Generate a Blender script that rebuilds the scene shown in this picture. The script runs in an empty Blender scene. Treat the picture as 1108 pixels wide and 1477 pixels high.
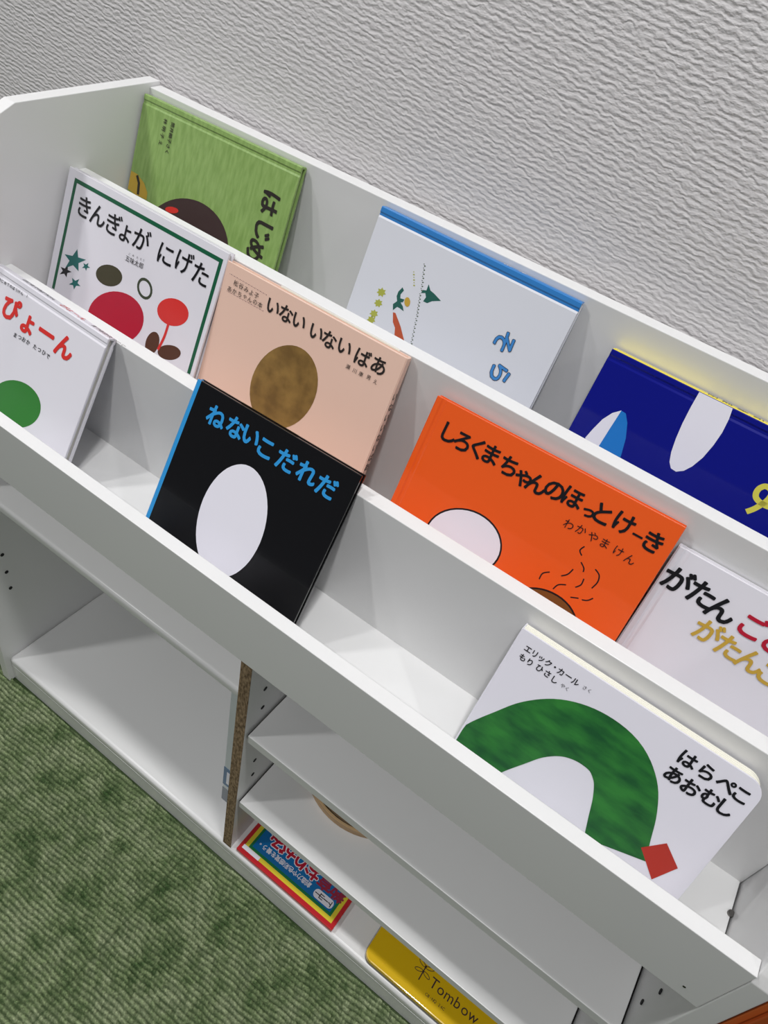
import bpy, bmesh, math, random
import numpy as np
from mathutils import Matrix, Vector
from mathutils.geometry import tessellate_polygon

random.seed(7)
SC = bpy.context.scene
COL = SC.collection

# ---------------------------------------------------------------- camera
cam_data = bpy.data.cameras.new('camera')
cam = bpy.data.objects.new('camera', cam_data)
COL.objects.link(cam)
SC.camera = cam
cam_data.sensor_fit = 'VERTICAL'
cam_data.sensor_height = 24.0
cam_data.lens = 24.0 * 1065.98 / 1477.0
cam_data.clip_start = 0.02
RIGHT = Vector((0.80703, 0.5592, 0.18975))
DOWN = Vector((0.51084, -0.49992, -0.69937))
FWD = Vector((-0.29623, 0.66134, -0.68911))
cm = Matrix.Identity(4)
for i in range(3):
    cm[i][0] = RIGHT[i]; cm[i][1] = -DOWN[i]; cm[i][2] = -FWD[i]
cm[0][3], cm[1][3], cm[2][3] = 0.6716, -0.30186, 1.08038
cam.matrix_world = cm

# ---------------------------------------------------------------- light
world = bpy.data.worlds.new('room_ambient')
SC.world = world
world.use_nodes = True
bg = world.node_tree.nodes['Background']
bg.inputs['Color'].default_value = (0.93, 0.96, 1.0, 1)
bg.inputs['Strength'].default_value = 0.10


def lamp(name, loc, size, energy, color=(1, 0.995, 0.99), sy=None, aim=None):
    d = bpy.data.lights.new(name, 'AREA')
    d.shape = 'RECTANGLE' if sy else 'DISK'
    d.size = size
    if sy:
        d.size_y = sy
    d.energy = energy
    d.color = color
    o = bpy.data.objects.new(name, d)
    COL.objects.link(o)
    o.location = loc
    if aim:
        o.rotation_euler = (Vector(aim) - Vector(loc)).to_track_quat('-Z', 'Y').to_euler()
    return o


for lx, ly, le in ((-0.75, -0.16, 13), (0.75, -0.16, 13), (2.2, -0.2, 9), (-2.2, -0.2, 9), (-0.9, -1.25, 18), (0.9, -1.25, 18)):
    lamp('ceiling_light', (lx, ly, 2.6), 0.15, le)

SC.view_settings.view_transform = 'Standard'
SC.view_settings.look = 'None'
SC.view_settings.gamma = 1
SC.view_settings.use_curve_mapping = False
SC.view_settings.exposure = 0.0


# ---------------------------------------------------------------- materials
def srgb(r, g, b):
    f = lambda c: (c / 255 / 12.92) if c / 255 <= 0.04045 else ((c / 255 + 0.055) / 1.055) ** 2.4
    return (f(r), f(g), f(b), 1)


MATS = {}


def mat(name, rgb=None, rough=0.5, lin=None, coat=0.0, spec=0.5, noise=None, bump=None, metallic=0):
    """plain or noise-mottled principled material; noise=(scale, other_rgb, amount, stretch)"""
    if name in MATS:
        return MATS[name]
    m = bpy.data.materials.new(name)
    m.use_nodes = True
    nt = m.node_tree
    p = nt.nodes['Principled BSDF']
    c = lin or srgb(*rgb)
    p.inputs['Base Color'].default_value = c
    p.inputs['Roughness'].default_value = rough
    p.inputs['Metallic'].default_value = metallic
    p.inputs['Specular IOR Level'].default_value = spec
    p.inputs['Coat Weight'].default_value = coat
    p.inputs['Coat Roughness'].default_value = 0.08
    if noise or bump:
        tc = nt.nodes.new('ShaderNodeTexCoord')
        mp = nt.nodes.new('ShaderNodeMapping')
        nt.links.new(tc.outputs['Object'], mp.inputs['Vector'])
    if noise:
        sc_, rgb2, amt, stretch = noise
        mp.inputs['Scale'].default_value = stretch
        n = nt.nodes.new('ShaderNodeTexNoise')
        n.inputs['Scale'].default_value = sc_
        n.inputs['Detail'].default_value = 6
        nt.links.new(mp.outputs['Vector'], n.inputs['Vector'])
        r = nt.nodes.new('ShaderNodeMapRange')
        r.inputs['From Min'].default_value = 0.35
        r.inputs['From Max'].default_value = 0.65
        r.inputs['To Max'].default_value = amt
        nt.links.new(n.outputs['Fac'], r.inputs['Value'])
        x = nt.nodes.new('ShaderNodeMix')
        x.data_type = 'RGBA'
        x.inputs['A'].default_value = c
        x.inputs['B'].default_value = srgb(*rgb2)
        nt.links.new(r.outputs['Result'], x.inputs['Factor'])
        nt.links.new(x.outputs['Result'], p.inputs['Base Color'])
    if bump:
        s, st, dist = bump
        n2 = nt.nodes.new('ShaderNodeTexNoise')
        n2.inputs['Scale'].default_value = s
        n2.inputs['Detail'].default_value = 3
        nt.links.new(tc.outputs['Object'], n2.inputs['Vector'])
        b = nt.nodes.new('ShaderNodeBump')
        b.inputs['Strength'].default_value = st
        b.inputs['Distance'].default_value = dist
        nt.links.new(n2.outputs['Fac'], b.inputs['Height'])
        nt.links.new(b.outputs['Normal'], p.inputs['Normal'])
    MATS[name] = m
    return m


LAM = mat('white_laminate', (226, 226, 226), 0.28, bump=(900, 0.05, 0.0004))
mat('white_edge_band', (243, 245, 246), 0.38)
mat('gap_dark', (28, 27, 26), 0.8)
mat('hole_dark', (22, 22, 24), 0.8)
mat('screw_metal', (120, 118, 115), 0.35, metallic=1)
mat('chipboard', (168, 143, 112), 0.85, noise=(420, (92, 72, 50), 0.95, (1, 1, 0.35)), bump=(700, 0.6, 0.001))
PALETTE = dict(
    ink=((22, 22, 26), 0.3), ink_brown=((44, 38, 36), 0.4), frame_green=((22, 92, 62), 0.3),
    teal=((30, 104, 100), 0.3), olive_dark=((66, 62, 42), 0.4), crimson=((180, 26, 52), 0.3),
    olive_green=((62, 70, 52), 0.4), red=((214, 52, 48), 0.3), brown=((84, 52, 36), 0.4),
    leaf_green=((52, 124, 52), 0.35), cream=((222, 222, 205), 0.35), plum=((110, 60, 84), 0.4),
    sky_blue=((48, 148, 214), 0.3), paper_white=((232, 230, 240), 0.3), pan_brown=((120, 74, 32), 0.35),
    ochre=((196, 160, 60), 0.4), yellow_edge=((196, 188, 52), 0.35), brick_red=((178, 50, 38), 0.35),
    hair_brown=((64, 46, 48), 0.4), title_blue=((62, 132, 200), 0.35), vine_green=((66, 82, 48), 0.4),
    rust=((186, 82, 48), 0.4), plant_green=((34, 92, 82), 0.4), lime=((170, 174, 74), 0.4),
    mid_blue=((34, 120, 200), 0.2), lemon=((214, 206, 84), 0.25), yellow=((236, 214, 60), 0.3))
for k, (c, r) in PALETTE.items():
    mat(k, c, r)
mat('bear_brown', (148, 116, 62), 0.4, noise=(60, (104, 78, 40), 0.8, (1, 1, 1)))
mat('bear_dark', (86, 70, 46), 0.4, noise=(60, (60, 46, 30), 0.8, (1, 1, 1)))
mat('arch_green', (48, 124, 52), 0.35, noise=(30, (20, 76, 42), 0.9, (1, 1, 3)))
mat('page_edge', (226, 224, 214), 0.7, noise=(30, (188, 186, 178), 0.7, (1, 60, 1)))
mat('page_cream', (236, 234, 222), 0.6)


# ---------------------------------------------------------------- helpers
def tag(o, label=None, cat=None, group=None, kind=None):
    if label: o['label'] = label
    if cat: o['category'] = cat
    if group: o['group'] = group
    if kind: o['kind'] = kind
    return o


def empty(name, loc=(0, 0, 0), mw=None):
    o = bpy.data.objects.new(name, None)
    o.empty_display_size = 0.03
    COL.objects.link(o)
    if mw is not None:
        o.matrix_world = mw
    else:
        o.location = loc
    return o


def link(name, me, m, parent=None):
    o = bpy.data.objects.new(name, me)
    for x in (m if isinstance(m, (list, tuple)) else [m]):
        me.materials.append(MATS[x] if isinstance(x, str) else x)
    COL.objects.link(o)
    if parent is not None:
        o.parent = parent
    return o


def from_bm(name, bm, m, parent=None, smooth=False):
    me = bpy.data.meshes.new(name)
    bm.to_mesh(me)
    bm.free()
    if smooth:
        for p in me.polygons:
            p.use_smooth = True
    return link(name, me, m, parent)


def box(name, a, b, m, parent=None, bev=0.0, seg=2):
    bm = bmesh.new()
    bmesh.ops.create_cube(bm, size=1)
    for v in bm.verts:
        v.co = Vector(((a[0] + b[0]) / 2 + v.co.x * (b[0] - a[0]), (a[1] + b[1]) / 2 + v.co.y * (b[1] - a[1]),
                       (a[2] + b[2]) / 2 + v.co.z * (b[2] - a[2])))
    if bev:
        bmesh.ops.bevel(bm, geom=bm.edges[:], offset=bev, segments=seg, affect='EDGES', profile=0.5)
    return from_bm(name, bm, m, parent)


def prism(name, pts, axis, lo, hi, m, parent=None, bev=0.0):
    """outline pts (2D) extruded along axis 'x','y' or 'z'"""
    bm = bmesh.new()
    def P(p, t):
        return {'x': (t, p[0], p[1]), 'y': (p[0], t, p[1]), 'z': (p[0], p[1], t)}[axis]
    A = [bm.verts.new(P(p, lo)) for p in pts]
    B = [bm.verts.new(P(p, hi)) for p in pts]
    n = len(pts)
    bm.faces.new(A)
    bm.faces.new(B[::-1])
    for i in range(n):
        bm.faces.new((A[i], B[i], B[(i + 1) % n], A[(i + 1) % n]))
    bmesh.ops.recalc_face_normals(bm, faces=bm.faces[:])
    if bev:
        bmesh.ops.bevel(bm, geom=bm.edges[:], offset=bev, segments=2, affect='EDGES', profile=0.5)
    return from_bm(name, bm, m, parent)


def rrect(x0, y0, x1, y1, radii, n=6):
    """rounded rectangle outline; radii = (ll, lr, ur, ul)"""
    out = []
    for (cx, cy, a0), r in zip(((x0, y0, 180), (x1, y0, 270), (x1, y1, 0), (x0, y1, 90)), radii):
        sx = 1 if cx == x0 else -1
        sy = 1 if cy == y0 else -1
        if r <= 0:
            out.append((cx, cy)); continue
        for i in range(n + 1):
            t = math.radians(a0 + 90 * i / n)
            out.append((cx + sx * r + r * math.cos(t), cy + sy * r + r * math.sin(t)))
    return out


# ---- lettering: every character becomes flat ink on a sheet
GLYPHS = {}


def glyph(ch, bold):
    k = (ch, bold)
    if k not in GLYPHS:
        cu = bpy.data.curves.new('glyph', 'FONT')
        cu.body = ch
        cu.size = 1
        cu.resolution_u = 3
        o = bpy.data.objects.new('glyph', cu)
        COL.objects.link(o)
        bpy.context.view_layer.update()
        me = o.to_mesh()
        vs = [(v.co.x, v.co.y) for v in me.vertices]
        fs = [tuple(p.vertices) for p in me.polygons]
        o.to_mesh_clear()
        bpy.data.objects.remove(o)
        bpy.data.curves.remove(cu)
        if vs:
            cx = (min(v[0] for v in vs) + max(v[0] for v in vs)) / 2
            cy = (min(v[1] for v in vs) + max(v[1] for v in vs)) / 2
            vs = [(x - cx, y - cy) for x, y in vs]
        GLYPHS[k] = (vs, fs)
    return GLYPHS[k]


def lettering(name, chars, centres, size, m, bold, rot, parent, plane, slant=0.0, wide=1.0):
    """plane(u, v) -> local 3D point"""
    V, F = [], []
    c, s = math.cos(math.radians(rot)), math.sin(math.radians(rot))
    # heavier letters: the same stroke laid down a few times around a small circle, like a round pen
    offs = [(0, 0)] if bold < 0.009 else [(bold * math.cos(k * math.pi / 3.5), bold * math.sin(k * math.pi / 3.5)) for k in range(7)]
    p0 = Vector(plane(0, 0))
    nrm = (Vector(plane(1, 0)) - p0).cross(Vector(plane(0, 1)) - p0).normalized()
    small = {'ー': 0.5, 'っ': 0.66} if len(chars) > 9 else {}
    for ch, (u, v) in zip(chars, centres):
        gv, gf = glyph(ch, 0)
        k = small.get(ch, 1.0)
        for j, (ox, oy) in enumerate(offs):
            n = len(V)
            up = nrm * (0.000004 * j)
            for x, y in gv:
                x = (x * wide * k + ox) * size; y = (y * k + oy) * size
                V.append(tuple(Vector(plane(u + c * x - s * y, v + s * x + c * y)) + up))
            F += [tuple(i + n for i in f) for f in gf]
    me = bpy.data.meshes.new(name)
    me.from_pydata(V, [], F)
    return link(name, me, m, parent)


def ngon_shape(name, pts, m, parent, plane):
    bm = bmesh.new()
    vs = [bm.verts.new(plane(*p)) for p in pts]
    for t in tessellate_polygon([[v.co.copy() for v in vs]]):
        bm.faces.new([vs[i] for i in t])
    return from_bm(name, bm, m, parent)


def stroke_shape(name, pts, w, m, parent, plane, clip):
    bm = bmesh.new()
    P = [Vector(p) for p in pts]
    L, R = [], []
    closed = (P[0] - P[-1]).length < 1e-6
    n = len(P)
    for i in range(n):
        a = P[i - 1] if i else (P[-2] if closed else P[0])
        b = P[i + 1] if i < n - 1 else (P[1] if closed else P[-1])
        d1 = (P[i] - a); d2 = (b - P[i])
        d1 = d1.normalized() if d1.length > 1e-9 else d2.normalized()
        d2 = d2.normalized() if d2.length > 1e-9 else d1
        nrm = Vector((-(d1 + d2).y, (d1 + d2).x)).normalized()
        k = w / 2 / max(0.5, nrm.dot(Vector((-d1.y, d1.x))))
        L.append(bm.verts.new(plane(*clip(P[i] + nrm * k))))
        R.append(bm.verts.new(plane(*clip(P[i] - nrm * k))))
    for i in range(n - 1):
        bm.faces.new((L[i], R[i], R[i + 1], L[i + 1]))
    return from_bm(name, bm, m, parent)


def smooth_pts(pts, k=4):
    P = [Vector(p) for p in pts]
    if len(P) < 3:
        return [tuple(p) for p in P]
    out = []
    for i in range(len(P) - 1):
        p0 = P[max(i - 1, 0)]; p1 = P[i]; p2 = P[i + 1]; p3 = P[min(i + 2, len(P) - 1)]
        for j in range(k):
            t = j / k
            out.append(tuple(0.5 * ((2 * p1) + (p2 - p0) * t + (2 * p0 - 5 * p1 + 4 * p2 - p3) * t * t + (3 * p1 - p0 - 3 * p2 + p3) * t ** 3)))
    out.append(tuple(P[-1]))
    return out


# ---------------------------------------------------------------- room
W = 0.88
def wall_material():
    m = bpy.data.materials.new('embossed_wallpaper')
    m.use_nodes = True
    nt = m.node_tree
    p = nt.nodes['Principled BSDF']
    p.inputs['Base Color'].default_value = srgb(222, 219, 220)
    p.inputs['Roughness'].default_value = 0.62
    tc = nt.nodes.new('ShaderNodeTexCoord')
    nz = nt.nodes.new('ShaderNodeTexNoise')
    nz.inputs['Scale'].default_value = 120
    nz.inputs['Detail'].default_value = 3
    nt.links.new(tc.outputs['Object'], nz.inputs['Vector'])
    # stretched wavy ridges, roughly level, 6 mm apart
    add = nt.nodes.new('ShaderNodeVectorMath'); add.operation = 'MULTIPLY_ADD'
    nt.links.new(nz.outputs['Color'], add.inputs[0])
    add.inputs[1].default_value = (0.006, 0.0, 0.006)
    nt.links.new(tc.outputs['Object'], add.inputs[2])
    mp = nt.nodes.new('ShaderNodeMapping')
    mp.inputs['Rotation'].default_value = (0, math.radians(-6), 0)
    nt.links.new(add.outputs[0], mp.inputs['Vector'])
    wv = nt.nodes.new('ShaderNodeTexWave')
    wv.wave_type = 'BANDS'; wv.bands_direction = 'Z'; wv.wave_profile = 'SIN'
    wv.inputs['Scale'].default_value = 62
    wv.inputs['Distortion'].default_value = 3.2
    wv.inputs['Detail'].default_value = 2
    wv.inputs['Detail Scale'].default_value = 2.2
    nt.links.new(mp.outputs['Vector'], wv.inputs['Vector'])
    n2 = nt.nodes.new('ShaderNodeTexNoise')
    n2.inputs['Scale'].default_value = 260
    n2.inputs['Detail'].default_value = 3
    mp2 = nt.nodes.new('ShaderNodeMapping')
    mp2.inputs['Scale'].default_value = (0.6, 1, 1.25)
    nt.links.new(tc.outputs['Object'], mp2.inputs['Vector'])
    nt.links.new(mp2.outputs['Vector'], n2.inputs['Vector'])
    ma = nt.nodes.new('ShaderNodeMath'); ma.operation = 'MULTIPLY_ADD'
    nt.links.new(n2.outputs['Fac'], ma.inputs[0]); ma.inputs[1].default_value = 3.0
    nt.links.new(wv.outputs['Fac'], ma.inputs[2])
    b = nt.nodes.new('ShaderNodeBump')
    b.inputs['Strength'].default_value = 0.75
    b.inputs['Distance'].default_value = 0.0005
    nt.links.new(ma.outputs[0], b.inputs['Height'])
    nt.links.new(b.outputs['Normal'], p.inputs['Normal'])
    return m


WALLM = wall_material()
tag(box('wall_back', (-2.2, 0.333, -0.01), (3.0, 0.45, 2.6), WALLM), kind='structure')


def carpet_material():
    m = bpy.data.materials.new('green_loop_carpet')
    m.use_nodes = True
    nt = m.node_tree
    p = nt.nodes['Principled BSDF']
    p.inputs['Roughness'].default_value = 0.9
    p.inputs['Specular IOR Level'].default_value = 0.2
    tc = nt.nodes.new('ShaderNodeTexCoord')
    n1 = nt.nodes.new('ShaderNodeTexNoise'); n1.inputs['Scale'].default_value = 19; n1.inputs['Detail'].default_value = 9
    n1.inputs['Roughness'].default_value = 0.74
    n2 = nt.nodes.new('ShaderNodeTexNoise'); n2.inputs['Scale'].default_value = 420; n2.inputs['Detail'].default_value = 2
    nt.links.new(tc.outputs['Object'], n1.inputs['Vector'])
    nt.links.new(tc.outputs['Object'], n2.inputs['Vector'])
    r1 = nt.nodes.new('ShaderNodeValToRGB')
    r1.color_ramp.elements[0].position = 0.36; r1.color_ramp.elements[0].color = srgb(64, 88, 50)
    r1.color_ramp.elements[1].position = 0.60; r1.color_ramp.elements[1].color = srgb(146, 157, 122)
    e = r1.color_ramp.elements.new(0.47); e.color = srgb(120, 136, 96)
    nt.links.new(n1.outputs['Fac'], r1.inputs['Fac'])
    mr = nt.nodes.new('ShaderNodeMapRange')
    mr.inputs['From Min'].default_value = 0.3; mr.inputs['From Max'].default_value = 0.7
    mr.inputs['To Min'].default_value = 0.62; mr.inputs['To Max'].default_value = 1.3
    nt.links.new(n2.outputs['Fac'], mr.inputs['Value'])
    x = nt.nodes.new('ShaderNodeVectorMath'); x.operation = 'SCALE'
    nt.links.new(r1.outputs['Color'], x.inputs[0])
    nt.links.new(mr.outputs['Result'], x.inputs['Scale'])
    # shade between the loops is put into the colour: darker green lower down
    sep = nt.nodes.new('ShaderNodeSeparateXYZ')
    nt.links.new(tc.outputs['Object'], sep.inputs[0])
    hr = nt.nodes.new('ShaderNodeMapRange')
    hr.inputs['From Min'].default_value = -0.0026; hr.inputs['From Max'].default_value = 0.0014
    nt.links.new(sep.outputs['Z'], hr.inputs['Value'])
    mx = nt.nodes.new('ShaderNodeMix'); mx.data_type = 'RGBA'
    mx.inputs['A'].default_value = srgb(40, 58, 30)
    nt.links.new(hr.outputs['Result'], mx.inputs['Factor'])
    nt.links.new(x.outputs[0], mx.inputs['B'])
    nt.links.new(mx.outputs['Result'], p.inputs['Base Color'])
    return m


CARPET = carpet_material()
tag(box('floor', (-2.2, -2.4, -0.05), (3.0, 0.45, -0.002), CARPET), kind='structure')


SEAM = 0.3925


def pile(x0, y0, x1, y1, step):
    """loop pile relief of the carpet: ribs along x, each a row of loops"""
    nx = int((x1 - x0) / step) + 1; ny = int((y1 - y0) / step) + 1
    xs = np.linspace(x0, x1, nx); ys = np.linspace(y0, y1, ny)
    X, Y = np.meshgrid(xs, ys)
    rng = np.random.default_rng(3)
    rib = 0.0063
    Y0 = Y
    Y = Y + 0.0007 * np.sin(X * 61 + 3 * np.sin(Y * 23)) + 0.0005 * np.sin(X * 173 + Y * 90) - 0.03 * X
    row = np.floor(Y / rib).astype(int)
    ph = rng.uniform(0, 1, 4000)[row % 4000]
    across = np.abs(np.sin(np.pi * Y / rib)) ** 0.6
    u = X / 0.0050 + ph * 3 + 0.5 * np.sin(X * 130 + row * 1.7) + 0.35 * np.sin(X * 310 + row * 2.9) + Y / rib * 0.5
    cell = np.floor(u).astype(int)
    along = np.abs(np.sin(np.pi * u)) ** 0.7
    hgt = rng.uniform(0.5, 1.2, (997, 1009))[row % 997, cell % 1009]
    Z = -0.0030 + 0.0058 * across * (0.62 + 0.38 * along) * (1 - 0.55 * np.exp(-((X - SEAM) / 0.0012) ** 2)) * hgt
    co = np.stack([X, Y0, Z], -1).reshape(-1, 3).astype(np.float32)
    idx = np.arange(nx * ny).reshape(ny, nx)
    q = np.stack([idx[:-1, :-1], idx[:-1, 1:], idx[1:, 1:], idx[1:, :-1]], -1).reshape(-1, 4)
    me = bpy.data.meshes.new('carpet_pile')
    me.vertices.add(len(co)); me.vertices.foreach_set('co', co.ravel())
    me.loops.add(q.size); me.loops.foreach_set('vertex_index', q.ravel().astype(np.int32))
    me.polygons.add(len(q)); me.polygons.foreach_set('loop_start', np.arange(0, q.size, 4, dtype=np.int32))
    me.polygons.foreach_set('loop_total', np.full(len(q), 4, dtype=np.int32))
    me.update(calc_edges=True)
    me.polygons.foreach_set('use_smooth', np.ones(len(q), bool))
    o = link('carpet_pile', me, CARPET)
    return tag(o, 'dark green ribbed loop pile carpet in front of the shelf', 'carpet', kind='stuff')


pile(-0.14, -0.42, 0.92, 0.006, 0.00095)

# ---------------------------------------------------------------- the display shelf
shelf = tag(empty('display_bookshelf', (0.44, 0.0, 0.0)),
            'white laminated display bookshelf with three stepped book tiers above open compartments', 'bookshelf')
SHO = Vector((0.44, 0, 0))


def sbox(name, a, b, m=LAM, bev=0.0007):
    a = Vector(a) - SHO; b = Vector(b) - SHO
    o = box(name, a, b, m, shelf, bev, 5 if bev > 0.003 else 2)
    if bev > 0.003:
        for p in o.data.polygons:
            p.use_smooth = True
    return o


t1, z1, zl = 0.0131, 0.5839, 0.5018
y2, z2, y2b = 0.1033, 0.6587, 0.1182
y3, z3, y3b = 0.2044, 0.7373, 0.2199
y4, z4, y4b = 0.3108, 0.8050, 0.3260
zf1, zf2, zf3 = 0.5168, 0.552, 0.622
prof = [(0.0, 0.0), (y4b, 0.0), (y4b, 0.8093), (0.1490, 0.8093), (0.132, 0.8020), (0.004, 0.5843), (0.0, 0.575)]
for x0, x1 in ((-0.0165, -0.0003), (W + 0.0003, W + 0.0162)):
    prism('side_panel', prof, 'x', x0 - 0.44, x1 - 0.44, LAM, shelf, 0.0008)
sbox('back_panel', (0, y4, 0.03), (W, y4b, z4))
sbox('front_lip', (0, 0, zl), (W, t1, z1))
sbox('tier_divider', (0, y2, zl), (W, y2b, z2))
sbox('tier_divider', (0, y3, 0.537), (W, y3b, z3))
sbox('tier_floor', (0, t1, zl), (W - 0.0012, y2, zf1), bev=0.0004)
sbox('tier_floor', (0, y2b, 0.537), (W - 0.0012, y3, zf2), bev=0.0004)
sbox('tier_floor', (0, y3b, 0.607), (W - 0.0012, y4, zf3), bev=0.0004)
xd, xe = 0.4315, 0.4448
dv = sbox('compartment_divider', (xd, 0.0100, 0.056), (xe, y4, zl), bev=0)
sbox('raw_chipboard_edge', (xd, 0.0092, 0.0562), (xe, 0.0100, zl), 'chipboard', bev=0)['label'] = 'unfinished brown chipboard front edge'
sbox('bottom_board', (0, 0.0078, 0.036), (W, y4, 0.0559), bev=0.0055)
sbox('kick_board', (0, 0.0086, 0.0), (W, 0.024, 0.0365), bev=0.0004)
sbox('shelf_board', (0.0012, 0.020, 0.3950), (xd - 0.0012, 0.300, 0.4100), bev=0.0045)
GAP = 0.0022
for z in (0.3561, 0.1953):
    sbox('shelf_board', (xe + GAP, 0.013, z - 0.0135), (W - GAP, 0.300, z))
    for xa in (xe + 0.0001, W - GAP + 0.0001):
        sbox('shadow_gap_strip', (xa, 0.016, z - 0.012), (xa + GAP - 0.0002, 0.298, z - 0.0050), 'gap_dark', bev=0)


def disc_bm(c, r, axis, depth, n=14):
    bm = bmesh.new()
    bmesh.ops.create_cone(bm, cap_ends=True, segments=n, radius1=r, radius2=r, depth=depth)
    rot = {'x': Matrix.Rotation(math.pi / 2, 4, 'Y'), 'y': Matrix.Rotation(math.pi / 2, 4, 'X'), 'z': Matrix.Identity(4)}[axis]
    bmesh.ops.transform(bm, matrix=Matrix.Translation(c) @ rot, verts=bm.verts[:])
    return bm


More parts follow.
